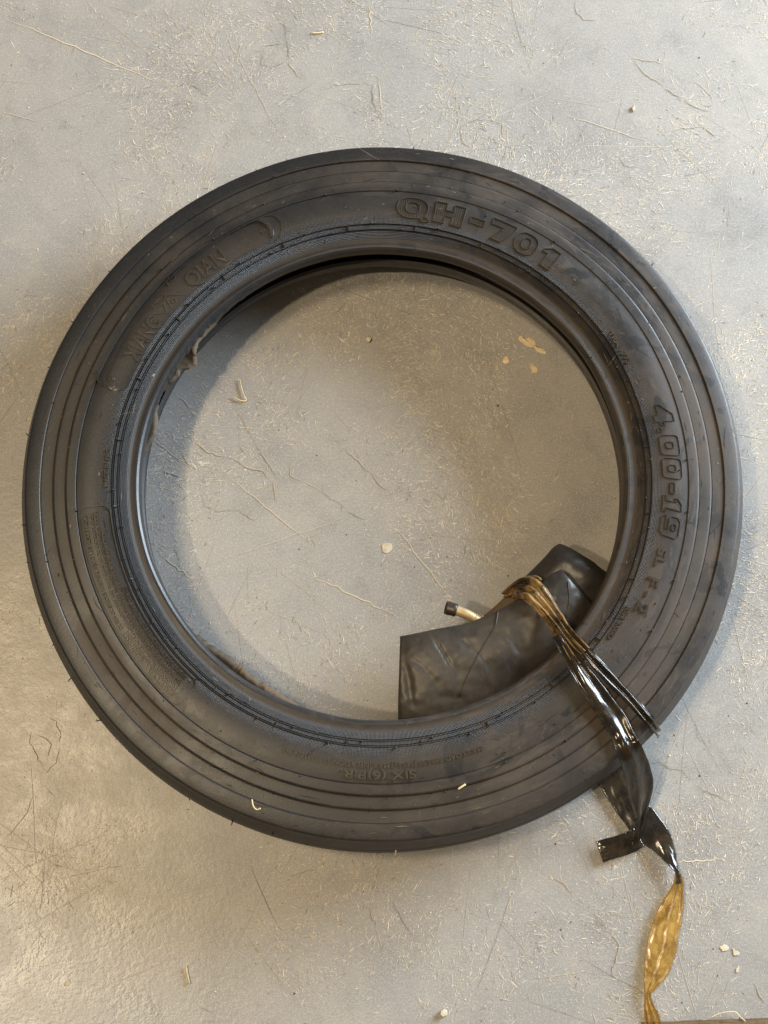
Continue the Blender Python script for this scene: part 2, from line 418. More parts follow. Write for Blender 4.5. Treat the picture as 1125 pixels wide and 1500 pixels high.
custom_text([(1.14, [FOUR], 1.0), (.36, [rrect(0, 0, .20, .20, .06)], .2), (1.10, Z0, .95), (1.16, Z0, .95), (.66, [rrect(0, .36, .5, .60, .05)], .5),
             (.92, [ONEB], .78), (.95, [NINE, rrect(.32, .58, .63, .80, .08)], .95)],
            14.9, -12.2, .2535, .2708, False, w=.0005, h=.0008, slant=.12, label='raised outlined size marking 4.00-19')
text_part('SL', -14.9, -18.9, .2560, .2640, h=.0008)
text_part('F - 2', -21.2, -28.8, .2548, .2650, h=.0009)
text_part('RIM 3.00D', -28.8, -36.6, .2468, .2512, h=.0006)
text_part('XIANG', 154.6, 144.6, .2490, .2640, h=.0009, mat=M_panel)
text_part('QIAN', 134.6, 124.8, .2505, .2655, h=.0009, mat=M_panel)
text_part('MADE IN PRC', 182.4, 174.4, .2478, .2518, h=.0007)
text_part('MAX LOAD 760 LBS [345 kg] MAX INFLATION 51 PSI [350KPa]', -70.4, -109.2, .2568, .2612, h=.0007)
text_part('SIX (6)P.R.', -83.6, -97.8, .2640, .2712, h=.0009)
text_part('TRA 1773', 33.0, 25.0, .2478, .2522, h=.0006, mat=M_letter)
# logo strokes and circled R between the two words of the name
def strokes(lst, name, w=.0007, h=.0007):
    mb = MB()
    for pl, cl in lst: ridge(mb, [polar(*p) for p in pl], w, h, cl)
    return mesh_obj(name, mb.v, mb.f, M_letter, tyre, smooth=False)
strokes([([(222, 450), (240, 432), (243, 436), (240, 446), (226, 453)], True), ([(241, 431), (246, 442), (252, 452)], False),
         ([(246, 434), (258, 433), (272, 432)], False), ([(226, 461), (238, 460), (247, 458)], False), ([(240, 445), (245, 458)], False),
         ([(244, 414), (248, 421)], False), ([(230, 440), (228, 446), (234, 444)], False), ([(252, 440), (258, 438), (258, 443), (253, 445)], True)], 'emblem')
cx, cy = 252, 407
strokes([([(cx + 5.2 * math.cos(k * .45), cy + 5.2 * math.sin(k * .45)) for k in range(14)], True), ([(cx - 2, cy + 1), (cx + 1, cy - 2), (cx + 2.4, cy), (cx, cy + 1)], False), ([(cx, cy), (cx + 3, cy + 2)], False)], 'registered_mark', w=.0005, h=.0006)

# smooth moulded name panel with torn flash round its edge
def make_panel():
    na, nr = 120, 8; vs = []; fs = []
    a0, a1 = R(162.2), R(113.2)
    for i in range(na + 1):
        t = i / na; a = a0 + (a1 - a0) * t
        e = min(t, 1 - t) * na / 7; rnd = 1 if e >= 1 else math.sqrt(max(0, 1 - (1 - e) ** 2))
        mid = .2600; ro = mid + .0128 * rnd + .0005 * mnoise.noise(Vector((a * 50, 1, 0))); ri = mid - .0145 * rnd
        for j in range(nr + 1):
            r = ri + (ro - ri) * j / nr; vs.append(tp(a, r, .00025 if 0 < j < nr and 0 < i < na else -.0003))
    for i in range(na):
        for j in range(nr): k = i * (nr + 1) + j; fs.append((k, k + 1, k + nr + 2, k + nr + 1))
    mesh_obj('name_panel', vs, fs, M_panel, tyre)
    mb = MB(); pts = []
    for i in range(200):
        t = i / 199; a = a0 + (a1 - a0) * t
        e = min(t, 1 - t) * 200 / 12; rnd = 1 if e >= 1 else math.sqrt(max(0, 1 - (1 - e) ** 2))
        pts.append((a, .2600 + .0130 * rnd + .0007 * mnoise.noise(Vector((a * 45, 1, 0))) + .0003 * mnoise.noise(Vector((a * 200, 1, 0)))))
    k = 0
    while k < 190:
        n = random.randint(8, 30); hh = random.choice([.0004, .0007, .0012, .0016]); ridge(mb, pts[k:k + n + 1], .0004, hh); k += n
    ridge(mb, [polar(x, y) for x, y in [(374, 324), (383, 326), (390, 331), (396, 339), (398, 349)]], .0007, .0016)
    ridge(mb, [polar(x, y) for x, y in [(142, 542), (146, 548), (143, 557), (150, 566)]], .0006, .0016)
    mesh_obj('flash', mb.v, mb.f, M_panel, tyre, smooth=False)
    mb = MB()
    ridge(mb, [polar(x, y) for x, y in [(388, 317), (398, 316), (406, 320), (412, 328), (413, 338), (410, 347), (402, 355)]], .0005, .0005)
    mesh_obj('mould_seam', mb.v, mb.f, M_panel, tyre, smooth=False)
    for (x, y) in ((386, 340), (164, 556), (163, 568)):
        a, r = polar(x, y); c = np.array(tp(a, r)); mb = MB(); n = 16; rows = [(.0029, -.0003), (.0028, .0007), (.0022, .0009), (.0018, -.0002), (.0009, -.0001), (.0006, .0008), (.0001, .0009)]
        vs = [(c[0] + q * math.cos(2 * math.pi * k / n), c[1] + q * math.sin(2 * math.pi * k / n), c[2] + z) for q, z in rows for k in range(n)]
        fs = [(i * n + k, i * n + (k + 1) % n, (i + 1) * n + (k + 1) % n, (i + 1) * n + k) for i in range(len(rows) - 1) for k in range(n)]
        mesh_obj('mould_plug', vs, fs, M_panel, tyre)
make_panel()

# safety warning frame and text
def make_warning():
    mb = MB(); a0, a1 = R(-130.6), R(-173.6); ro, ri = .2748, .2468; rr = .007
    def corner(a, r, a_s, r_s, k0, k1):
        return [(a + a_s * (rr / .262) * (1 - math.cos(t)) if False else a + a_s * (rr / .262) * math.cos(t), r + r_s * rr * math.sin(t)) for t in np.linspace(k0, k1, 7)]
    da = rr / .262; pts = []
    def arc(a, b, r): return [(a + (b - a) * i / 60, r) for i in range(61)]
    pts += arc(a0 - da, a1 + da, ro)
    pts += [(a1 + da - da * math.sin(t), ro - rr + rr * math.cos(t)) for t in np.linspace(0, math.pi / 2, 7)][1:]
    pts += [(a1 + da - da * math.cos(t), ri + rr - rr * math.sin(t)) for t in np.linspace(0, math.pi / 2, 7)]
    pts += arc(a1 + da, a0 - da, ri)[1:]
    pts += [(a0 - da + da * math.sin(t), ri + rr - rr * math.cos(t)) for t in np.linspace(0, math.pi / 2, 7)][1:]
    pts += [(a0 - da + da * math.cos(t), ro - rr + rr * math.sin(t)) for t in np.linspace(0, math.pi / 2, 7)][:-1]
    ridge(mb, pts, .0006, .0007, True)
    mesh_obj('warning_frame', mb.v, mb.f, M_letter, tyre, smooth=False)
    text_part('SAFETY WARNING!', -132.8, -147.9, .2678, .2722, h=.0007, name='warning_text')
    text_part('DEATH OR SERIOUS PERSONAL INJURY MAY RESULT FROM:', -148.8, -172.0, .2682, .2715, h=.0010, name='warning_text')
    mb = MB(); ridge(mb, [(R(-132.4 - 15.5 * i / 20), .2662) for i in range(21)], .0005, .0006)
    mesh_obj('warning_underline', mb.v, mb.f, M_letter, tyre, smooth=False)
    rows = [('EXPLOSION OF TIRE/RIM DUE TO IMPROPER MOUNTING AND TIRE FAILURE DUE TO UNDERINFLATION', -172.2), ('TIRE MOUNTING SHALL BE DONE ONLY BY SPECIALLY TRAINED PERSONS USING PROPER TOOLS', -172.6),
            ('USE SAFETY CAGE EXTENSION HOSE WITH CLIP ON CHUCK FOR INFLATION', -168.5), ('NEVER INFLATE ABOVE 35 PSI TO SEAT BEADS', -156.0)]
    for k, (tx, ae) in enumerate(rows):
        r = .2624 - k * .0043
        text_part(tx, -133.2 , ae, r, r + .0027, h=.0010, name='warning_text')
        mb = MB(); a = R(-132.2); ridge(mb, [(a, r + .0010), (a, r + .0022)], .0006, .0007); mesh_obj('bullet', mb.v, mb.f, M_letter, tyre, smooth=False)
make_warning()

# rim line cross ribs and rubber vent hairs
def make_nubs():
    mb = MB()
    for k in range(24):
        a = R(7.5 + 15 * k + random.uniform(-1, 1)); ridge(mb, [(a, .2388), (a, .2412), (a, .2436)], .0005, .0009)
    o = mesh_obj('cross_ribs', mb.v, mb.f, M_letter, tyre, smooth=False); o['kind'] = 'stuff'
    mb = MB()
    def nub(a, r, h, rad, lean=0.3):
        c = np.array(tp(a, r, -.0003)); d = np.array((random.uniform(-1, 1) * lean, random.uniform(-1, 1) * lean, 1.0)); d /= np.linalg.norm(d)
        vs, fs = tube([c, c + d * h * .6, c + d * h], [rad, rad * .9, rad * .6], 6); mb.add(vs, fs)
    for k in range(48): nub(R(7.5 * k + 3 + random.uniform(-.8, .8)), .2387 if k % 2 else .2434, random.uniform(.0016, .0030), .0010)
    for k in range(30): nub(R(12 * k + 5 + random.uniform(-2, 2)), random.choice([.2768, .2862, .2862]), random.uniform(.0016, .0034), .0010)
    for k in range(26): nub(R(13.8 * k + 2 + random.uniform(-3, 3)), random.choice([.2690, .2984, .3104, .2240]), random.uniform(.001, .0022), .0007)
    for k in range(40):   # hairs standing out from the tread edge
        a = R(6.67 * k + random.uniform(-2, 2)); rr_, z = random.choice([(.3256, .0866), (.3300, .076), (.3322, .066), (.3337, .055)])
        c = np.array((rr_ * math.cos(a), rr_ * math.sin(a), z)); d = np.array((math.cos(a), math.sin(a), .5)) + rng.normal(0, .3, 3); d /= np.linalg.norm(d)
        L = random.choice([.001, .0015, .002, .0045]); vs, fs = tube([c - d * .001, c + d * L * .6, c + d * L + rng.normal(0, .0004, 3)], [.0006, .0005, .0003], 6); mb.add(vs, fs)
    o = mesh_obj('vent_hairs', mb.v, mb.f, M_tyre, tyre); o['kind'] = 'stuff'
make_nubs()

def make_scuffs():
    mb = MB(); cols = []
    for k in range(600):
        a = random.uniform(0, 2 * math.pi); r = random.choice([random.uniform(.245, .275), random.uniform(.278, .324), random.uniform(.278, .324), random.uniform(.231, .238)])
        th = random.choice([0, 0, random.uniform(-.5, .5), random.uniform(-1.5, 1.5)]); L = min(.03, .0015 + random.expovariate(1 / .005)); n = max(4, int(L / .0012)); w = random.uniform(.00012, .00035)
        if random.random() < .10: w *= 3; L = min(L, .004)
        vs = []; ca, cr = a, r; h = random.uniform(.00010, .00030)
        for i in range(n):
            f = math.sin(math.pi * (i + .3) / (n - .4)) * w
            vs += [tp(ca - math.sin(th) * f / cr, cr + math.cos(th) * f, h), tp(ca + math.sin(th) * f / cr, cr - math.cos(th) * f, h)]
            ca += L / n * math.cos(th) / cr; cr += L / n * math.sin(th); cr = min(.3245, max(.2305, cr)); th += random.gauss(0, .06)
        mb.add(vs, [(2 * i, 2 * i + 1, 2 * i + 3, 2 * i + 2) for i in range(n - 1)])
        c = random.choice([(.14, .11, .08), (.20, .15, .10), (.10, .085, .07), (.012, .012, .012), (.012, .012, .012), (.012, .012, .012), (.10, .075, .05)]); cols += [c] * len(vs)
    o = mesh_obj('scuff_marks', mb.v, mb.f, M_mark, tyre, smooth=False); ca_ = o.data.color_attributes.new('tone', 'FLOAT_COLOR', 'POINT')
    ca_.data.foreach_set('color', np.array([(*c, 1) for c in cols], np.float32).ravel()); o['kind'] = 'stuff'
make_scuffs()

# ------------------------------------------------------------------ inner tube
itube = empty('inner_tube', (0, 0, 0)); tag(itube, 'folded grey-black rubber inner tube with brass valve tucked inside the tyre', 'inner tube')
def pillow(name, rows, mat, thick, parent, n_u=10, n_v=14, edge=2.6, wav=0.0, seed=0.0, creases=()):
    """rows: list of stations; each station a list of 3D control points across. A closed flattened tube of rubber."""
    st = [catmull(r, n_v) for r in rows]; st = np.array(st)
    m = st.shape[1]; G = np.array([catmull(st[:, j], n_u) for j in range(m)]).transpose(1, 0, 2)
    nu, nv = G.shape[:2]
    du = np.gradient(G, axis=0); dv = np.gradient(G, axis=1); N = np.cross(du, dv); N /= np.linalg.norm(N, axis=2, keepdims=True) + 1e-12
    if N[..., 2].mean() < 0: N = -N
    up, lo = G.copy(), G.copy()
    for i in range(nu):
        for j in range(nv):
            a = i / (nu - 1); b = j / (nv - 1)
            pr = (1 - abs(2 * b - 1) ** edge) ** (1 / edge) * (1 - abs(2 * a - 1) ** 14) ** (1 / 4) if True else 1
            w = wav * mnoise.noise(Vector((G[i, j, 0] * 60 + seed, G[i, j, 1] * 60, seed))) + wav * .5 * mnoise.noise(Vector((G[i, j, 0] * 170 + seed, G[i, j, 1] * 170, seed)))
            for (p0, p1, dep, wd_) in creases:
                p0 = np.array(p0); p1 = np.array(p1); q = G[i, j, :2]; tt = max(0, min(1, ((q - p0) @ (p1 - p0)) / ((p1 - p0) @ (p1 - p0)))); dd = np.linalg.norm(q - p0 - (p1 - p0) * tt)
                w += -dep * math.exp(-(dd / wd_) ** 2) * math.sin(math.pi * min(1, max(0, .12 + tt * .76))) 
            up[i, j] += N[i, j] * (thick / 2 * pr + w * pr); lo[i, j] -= N[i, j] * (thick / 2 * pr)
    vs = np.vstack([up.reshape(-1, 3), lo.reshape(-1, 3)]); K = nu * nv; fs = []
    for i in range(nu - 1):
        for j in range(nv - 1):
            k = i * nv + j; fs.append((k, k + 1, k + nv + 1, k + nv)); fs.append((K + k, K + k + nv, K + k + nv + 1, K + k + 1))
    for j in range(nv - 1): fs += [(j, K + j, K + j + 1, j + 1), ((nu - 1) * nv + j, (nu - 1) * nv + j + 1, K + (nu - 1) * nv + j + 1, K + (nu - 1) * nv + j)]
    for i in range(nu - 1): fs += [(i * nv, (i + 1) * nv, K + (i + 1) * nv, K + i * nv), (i * nv + nv - 1, K + i * nv + nv - 1, K + (i + 1) * nv + nv - 1, (i + 1) * nv + nv - 1)]
    me_o = mesh_obj(name, vs, fs, mat, parent)
    bm = bmesh.new(); bm.from_mesh(me_o.data); bmesh.ops.remove_doubles(bm, verts=bm.verts, dist=1e-5); bmesh.ops.recalc_face_normals(bm, faces=bm.faces); bm.to_mesh(me_o.data); bm.free()
    me_o.data.polygons.foreach_set('use_smooth', [True] * len(me_o.data.polygons))
    return me_o
# top fold: stations from the straight left fold to the tip; across from inside the tyre to the free edge
def stn(px_in, px_mid, px_out, z_in, z_mid, z_out): return [W(*px_in, z_in), W(*px_mid, z_mid), W(*[(a + b) / 2 for a, b in zip(px_mid, px_out)], (z_mid + z_out) / 2 + .003), W(*px_out, z_out)]
pillow('folded_tube', [stn((583, 1082), (583, 1030), (586, 932), .052, .064, .066), stn((612, 1082), (615, 1026), (612, 927), .054, .067, .069),
                       stn((665, 1074), (658, 1012), (640, 921), .055, .069, .070), stn((725, 1048), (708, 992), (688, 911), .055, .070, .070),
                       stn((786, 1008), (762, 962), (740, 888), .055, .071, .071), stn((838, 960), (808, 922), (786, 860), .055, .072, .073),
                       stn((868, 925), (832, 890), (806, 842), .055, .073, .074), stn((886, 905), (848, 864), (822, 834), .053, .072, .073)],
       M_tube, .012, itube, n_u=16, n_v=22, wav=.0010, seed=1.0, creases=[(W(*a, .07)[:2], W(*b, .07)[:2], dp, wd_) for a, b, dp, wd_ in [((632, 930), (664, 985), .0016, .0016), ((600, 962), (640, 1000), .0014, .003), ((590, 945), (604, 1030), .0018, .004),
       ((730, 1000), (690, 940), .0009, .0025), ((750, 985), (735, 945), .0010, .002), ((768, 968), (742, 930), .0010, .002), ((680, 1020), (640, 1018), .0010, .003), ((790, 930), (805, 870), .0018, .004), ((700, 960), (670, 935), .0009, .003), ((655, 950), (700, 975), -.0004, .005)]])
# rolled second fold behind it
pillow('rolled_fold', [[W(745, 868, .040), W(775, 890, .044), W(830, 925, .046), W(860, 945, .045)], [W(792, 822, .048), W(815, 838, .056), W(850, 862, .058), W(890, 893, .048)],
                       [W(808, 804, .050), W(835, 824, .060), W(868, 848, .060), W(905, 872, .048)], [W(817, 797, .046), W(844, 815, .052), W(876, 837, .052), W(912, 860, .044)]],
       M_tube, .014, itube, n_u=12, n_v=10, wav=.001, seed=4.0)
# lower brown fold showing past the free edge
pillow('lower_fold', [[W(650, 960, .030), W(664, 938, .034), W(672, 918, .036)], [W(700, 935, .032), W(706, 915, .037), W(708, 902, .038)],
                      [W(750, 905, .036), W(746, 885, .042), W(742, 872, .042)], [W(795, 870, .040), W(782, 852, .046), W(776, 842, .046)], [W(835, 838, .040), W(824, 818, .046), W(815, 802, .046)]],
       M_tubeb, .010, itube, n_u=8, n_v=8, wav=.001, seed=6.0)
# moulding lines across the fold
def make_seams():
    from mathutils.bvhtree import BVHTree
    me = bpy.data.objects['folded_tube'].data
    bvh = BVHTree.FromPolygons([v.co for v in me.vertices], [tuple(p.vertices) for p in me.polygons])
    def drape(px, w, h, name):
        P = catmull([(x, y) for x, y in px], 10); pts = []
        for x, y in P:
            o = Vector(CAM); d = (Vector(W(x, y, 0)) - o).normalized(); hit = bvh.ray_cast(o, d)
            if hit[0]: pts.append(np.array(hit[0]) + np.array((0, 0, h - w * .6)))
        if len(pts) > 3:
            vs, fs = tube(pts, w, 6); mesh_obj(name, vs, fs, M_tube, itube)
    drape([(730, 893), (724, 920), (706, 950), (688, 985), (674, 1020)], .0008, .0006, 'moulding_line')
    drape([(832, 852), (834, 880), (829, 905)], .0007, .0005, 'moulding_line')
make_seams()
# the rest of the flat tube lying round inside the casing, its edge peeking past the lower bead
def make_ring():
    n = 720; prof = []; vs = []; fs = []; m = 12
    for i in range(n):
        a = 2 * math.pi * i / n; d = math.degrees(a)
        def bumpf(c, w): x = ((d - c + 180) % 360 - 180) / w; return math.exp(-x * x)
        rin = .2275 - .0135 * bumpf(147, 6) * (1 + .25 * math.sin(a * 45)) - .0145 * bumpf(228, 13) - .0115 * bumpf(245, 12) - .009 * bumpf(166, 5) + .0005 * math.sin(a * 23) + (.0005 + .0026 * (bumpf(147, 10) + bumpf(235, 22))) * (mnoise.noise(Vector((a * 40, 0, 0))) + .7 * mnoise.noise(Vector((a * 110, 3, 0))))
        zc = .034 + .004 * math.sin(3 * a) + .026 * (bumpf(148, 14) + bumpf(235, 20) + .6 * bumpf(170, 8))
        zc = min(zc, .061)
        for j in range(m):
            t = 2 * math.pi * j / m; rc = (rin + .305) / 2; rx = (.305 - rin) / 2
            c = math.cos(t); r = rc + rx * c; q = (1 - c) / 2
            vs.append((r * math.cos(a), r * math.sin(a), (.040 * (1 - q ** 2) + zc * q ** 2) + (.0075 * math.sin(t) * (1.15 - q))))
    for i in range(n):
        for j in range(m): fs.append((i * m + j, i * m + (j + 1) % m, ((i + 1) % n) * m + (j + 1) % m, ((i + 1) % n) * m + j))
    mesh_obj('tube_ring', vs, fs, M_tubeb, itube)
make_ring()
# valve
vp = catmull([W(712, 917, .055), W(698, 908, .060), W(684, 900, .062), W(668, 894, .062), W(664, 893, .0615)], 6)
vs_, fs_ = tube(vp, .0046, 14); valve = mesh_obj('valve_stem', vs_, fs_, M_brass, itube); valve['label'] = 'bent brass valve stem with black cap'
for t_ in (3, 7, 20):
    q_ = vp[t_]; q2 = vp[t_ + 1]; dq = (q2 - q_) / np.linalg.norm(q2 - q_)
    vs_, fs_ = tube([q_, q_ + dq * .0002, q_ + dq * (.0028 if t_ < 5 else .0012), q_ + dq * (.0030 if t_ < 5 else .0014)], [.0046, .0066 if t_ < 5 else .0052, .0066 if t_ < 5 else .0052, .0046], 12); mesh_obj('collar', vs_, fs_, M_brass, valve)
cp = [W(669, 894.6, .062), W(667, 894, .062), W(665, 893, .062), W(657, 891, .0615), W(653, 890, .061), W(652.4, 889.8, .061)]
vs_, fs_ = tube(cp, [.0052, .0064, .0060, .0064, .0060, .0042], 14); mesh_obj('valve_cap', vs_, fs_, M_cap, valve)

# ------------------------------------------------------------------ plastic strap
strap = empty('plastic_strap', (0, 0, 0)); tag(strap, 'crumpled glossy brown plastic film strap tied round tube and tyre, amber tail on the floor', 'strap')
def zt(x, y, h):
    z = .095
    for _ in range(4):
        q = W(x, y, z); z = zs(np.hypot(q[0], q[1])) + h
    return z
def film(name, pts, mat, pleats, amp, seed, nac=22, roll=None, nsub=10):
    """pts: (px, py, z, width_px, roll_deg). A gathered strip of film."""
    C = catmull([[*W(p[0], p[1], p[2]), p[3] * .00062, R(p[4]) if len(p) > 4 else 0] for p in pts], nsub)
    n = len(C); vs = []; fs = []
    for i in range(n):
        t = C[min(i + 1, n - 1), :3] - C[max(i - 1, 0), :3]; t /= np.linalg.norm(t) + 1e-12
        s_ = np.cross(t, [0, 0, 1.0]); s_ /= np.linalg.norm(s_) + 1e-9; u_ = np.cross(s_, t)
        ro = C[i, 4]; s2 = s_ * math.cos(ro) + u_ * math.sin(ro); u2 = u_ * math.cos(ro) - s_ * math.sin(ro)
        w = C[i, 3]
        for k in range(nac + 1):
            v = k / nac - .5
            ph = pleats * v * 2 * math.pi + .6 * math.sin(i * .11 + seed) + seed
            am = amp * (1 + .5 * mnoise.noise(Vector((i * .05, v * 3, seed)))) * min(1, .014 / max(w, .004))
            off = am * math.sin(ph) + amp * .7 * mnoise.noise(Vector((i * .06 + seed, v * 3, seed))) + amp * .45 * abs(mnoise.noise(Vector((i * .15, v * 7, seed)))) + .0003 * mnoise.noise(Vector((i * .3, v * 14, seed)))
            ww = w * v * (1 + .06 * mnoise.noise(Vector((i * .16, seed, 2.0))))
            vs.append(C[i, :3] + s2 * ww + u2 * (off + amp * .8))
    for i in range(n - 1):
        for k in range(nac): a = i * (nac + 1) + k; fs.append((a, a + 1, a + nac + 2, a + nac + 1))
    o = mesh_obj(name, vs, fs, mat, strap)
    sm = o.modifiers.new('thick', 'SOLIDIFY'); sm.thickness = .00018
    return o
A = lambda x, y, h, w, r=0: (x, y, zt(x, y, h), w, r)
film('gathered_band', [(752, 872, .044, 18, 10), (766, 860, .066, 28, 0), (780, 862, .081, 31, 0), (797, 879, .084, 26, 0), (815, 903, .087, 19, 0), (834, 930, .093, 17, 0), A(858, 956, .005, 18)], M_gold, 2.6, .0017, 1.0)
film('gathered_band', [(820, 910, .088, 16, 0), (838, 934, .0935, 16, 0), A(858, 955, .0055, 17, 10), A(890, 990, .0045, 20, 15), A(925, 1027, .003, 17, 10), A(948, 1052, .003, 16), (957, 1062, .086, 16, 0), (963, 1071, .066, 16, 0), (960, 1074, .04, 15, 0)], M_film, 1.9, .0015, 4.0)
film('gathered_band', [(748, 868, .048, 14, -10), (760, 866, .068, 22, 0), (775, 871, .081, 24, 0), (794, 892, .084, 18, 0), (814, 922, .088, 14, 0), (830, 950, .095, 15, 0), A(846, 976, .005, 19)], M_gold, 2.4, .0015, 5.0)
film('gathered_band', [(818, 930, .092, 20, 0), (832, 954, .097, 22, 0), A(850, 984, .006, 25, 5), A(876, 1022, .005, 32, 10), A(900, 1056, .004, 34, 5), A(914, 1082, .004, 32), (922, 1100, .096, 36, 0), (932, 1128, .074, 42, 8), (938, 1158, .050, 42, 18), (938, 1188, .030, 30, 45), (934, 1214, .016, 18, 60), (930, 1236, .008, 12, 50)], M_film, 1.6, .0014, 7.0)
film('loose_end', [(936, 1226, .007, 30, 0), (922, 1234, .006, 31, 0), (905, 1240, .006, 31, 0), (890, 1244, .006, 31, 0), (878, 1248, .005, 32, 0)], M_film, .8, .0006, 2.0)
film('floor_strip', [(872, 1108, .003, 46, 0), (892, 1132, .003, 46, 0), (912, 1164, .004, 46, 0), (932, 1192, .005, 46, 0), (950, 1212, .006, 46, 0), (966, 1232, .006, 38, 0), (982, 1258, .008, 22, 20), (991, 1278, .009, 10, 50), (994, 1294, .008, 12, 30)], M_film, .9, .0012, 8.0)
film('amber_tail', [(992, 1280, .008, 10, 30), (993, 1296, .007, 16, 10), (988, 1318, .006, 28, 0), (981, 1338, .005, 37, 0), (974, 1364, .005, 41, 0), (968, 1394, .005, 42, 0), (961, 1420, .005, 36, 0), (952, 1444, .005, 20, 10), (948, 1456, .005, 9, 20), (950, 1472, .004, 14, 0), (955, 1492, .003, 22, 0), (960, 1520, .003, 26, 0)], M_amber, 2.5, .0008, 3.0)
film('gathered_flap', [(738, 871, .050, 9, 0), (750, 864, .058, 15, 0), (766, 855, .064, 17, 0), (783, 851, .069, 16, 0), (793, 854, .073, 10, 0)], M_gold, 1.6, .0013, 11.0)

# strip of film at the lower picture edge
strip = empty('film_strip'); tag(strip, 'thin dull brown film strip lying along the floor at lower right edge', 'film strip')
_keep = strap; strap = strip
film('film', [(940, 1507, .002, 18), (990, 1505, .003, 18), (1050, 1503, .003, 18), (1100, 1502, .003, 19), (1180, 1500, .003, 20)], M_dull, .6, .0006, 6.0)
strap = _keep

# ------------------------------------------------------------------ plastic sliver by the bead
def make_sliver():
    top = [(771, 424), (782, 432), (793, 443), (800, 456), (806, 468)]; lo = [(768, 424), (770, 436), (779, 450), (790, 463), (803, 473)]
    vs = []
    for a, b in zip(catmull(top, 5), catmull(lo, 5)):
        for k in range(4): t = k / 3; p = a + (b - a) * t; vs.append(W(p[0], p[1],   .040 - .018 * t))
    n = len(vs) // 4; fs = [(i * 4 + k, i * 4 + k + 1, i * 4 + k + 5, i * 4 + k + 4) for i in range(n - 1) for k in range(3)]
    o = mesh_obj('plastic_sliver', vs, fs, film_material('clear_film', (.30, .31, .33), (.4, .41, .43), .35, (.85, .85, .85), .25)); o.modifiers.new('thick', 'SOLIDIFY').thickness = .0004
    tag(o, 'pale clear plastic sliver poking out under the bead below the number 1', 'plastic film')
make_sliver()

# ------------------------------------------------------------------ floor marks: scratches, dust fibres, cracks
def ribbon(mb, cols, pts, w, z, col, taper=True):
    pts = np.array(pts); n = len(pts); vs = []
    for i in range(n):
        t = pts[min(i + 1, n - 1)] - pts[max(i - 1, 0)]; t = t / (np.linalg.norm(t) + 1e-12); nn = np.array((-t[1], t[0]))
        ww = w * (math.sin(math.pi * (i + .35) / (n - .3)) if taper else 1) * .5
        vs += [(*(pts[i] + nn * ww), z), (*(pts[i] - nn * ww), z)]
    mb.add(vs, [(2 * i, 2 * i + 1, 2 * i + 3, 2 * i + 2) for i in range(n - 1)]); cols += [col] * (2 * n)
def finish_marks(name, mb, cols, label):
    o = mesh_obj(name, mb.v, mb.f, M_mark, smooth=False); ca = o.data.color_attributes.new('tone', 'FLOAT_COLOR', 'POINT')
    ca.data.foreach_set('color', np.array([(*c, 1) for c in cols], np.float32).ravel())
    tag(o, label, kind='stuff'); return o
def make_scratches():
    mb = MB(); cols = []
    base = np.array((.335, .31, .28)); tan = np.array((.80, .68, .49)); pale = np.array((.84, .79, .70))
    made = 0; tries = 0
    while made < 46000 and tries < 600000:
        tries += 1
        x = random.uniform(-.47, .47); y = random.uniform(-.56, .58)
        d = .34 + 1.8 * mnoise.noise(Vector((x * 7, y * 7, 0))) + .9 * mnoise.noise(Vector((x * 24, y * 24, 5))) + .5 * mnoise.noise(Vector((x * 70, y * 70, 8)))
        if x < -.1 and y < -.12 and math.hypot(x, y) > .3: d -= .5     # smoother paint at lower left
        if y > .2: d -= .12
        if random.random() > max(.03, d): continue
        r = math.hypot(x, y)
        if .232 < r < .325: continue
        kind = random.random(); z = .00012 + random.random() * .0003
        pref = 3.5 * mnoise.noise(Vector((x * 6, y * 6, 9))) + .9
        a = pref + random.gauss(0, .45) if random.random() < .7 else random.uniform(0, math.pi)
        if kind < .45: L = random.uniform(.0006, .0018); w = random.uniform(.0004, .0011); cur = 0; n = 3
        elif kind < .94: L = min(.009, .0012 + random.expovariate(1 / .0026)); w = random.uniform(.0003, .0008); cur = random.gauss(0, 45); n = 4
        elif kind < .990: L = random.uniform(.004, .015); w = random.uniform(.00025, .0005); cur = random.gauss(0, 7); n = 6
        else: L = random.uniform(.02, .13); w = random.uniform(.0003, .0006); cur = random.gauss(0, .8); n = 10
        pts = []; px, py = x, y; st = L / (n - 1)
        for i in range(n):
            pts.append((px, py)); px += st * math.cos(a); py += st * math.sin(a); a += cur * st + random.gauss(0, .07 if L < .02 else .012)
        k = min(1, random.uniform(.12, .75) + (.3 if random.random() < .12 else 0)) * (.4 if kind > .990 else 1)
        c = base + ((tan if random.random() < .55 else pale) - base) * k
        if random.random() < .07: c = base * random.uniform(.55, .8)
        ribbon(mb, cols, pts, w, z, tuple(c)); made += 1
    # long scratches that can be followed in the photograph
    for p0, p1, w, k in [((0, 24), (235, 122), .0011, .55), ((60, 180), (0, 163), .0008, .3), ((450, 840), (585, 905), .0010, .6), ((235, 812), (285, 852), .0009, .6), ((325, 690), (460, 800), .0009, .45), ((300, 830), (540, 745), .0008, .35),
                         ((415, 205), (330, 50), .0007, .25), ((200, 150), (330, 40), .0007, .25), ((820, 165), (960, 212), .0008, .4), ((560, 745), (680, 905), .0009, .5), ((0, 1490), (75, 1420), .0009, .45), ((540, 0), (545, 60), .0012, .4), ((555, 110), (560, 175), .0012, .35), ((985, 1262), (1060, 1258), .0010, .7), ((190, 620), (300, 700), .0006, .3)]:
        a, b = W(*p0)[:2], W(*p1)[:2]; pts = [a + (b - a) * t + rng.normal(0, .0006, 2) for t in np.linspace(0, 1, 16)]
        ribbon(mb, cols, pts, w, .00046, tuple(base + (tan - base) * k))
    finish_marks('floor_scratches', mb, cols, 'fine tan scratches and dust fibres all over the floor')
make_scratches()
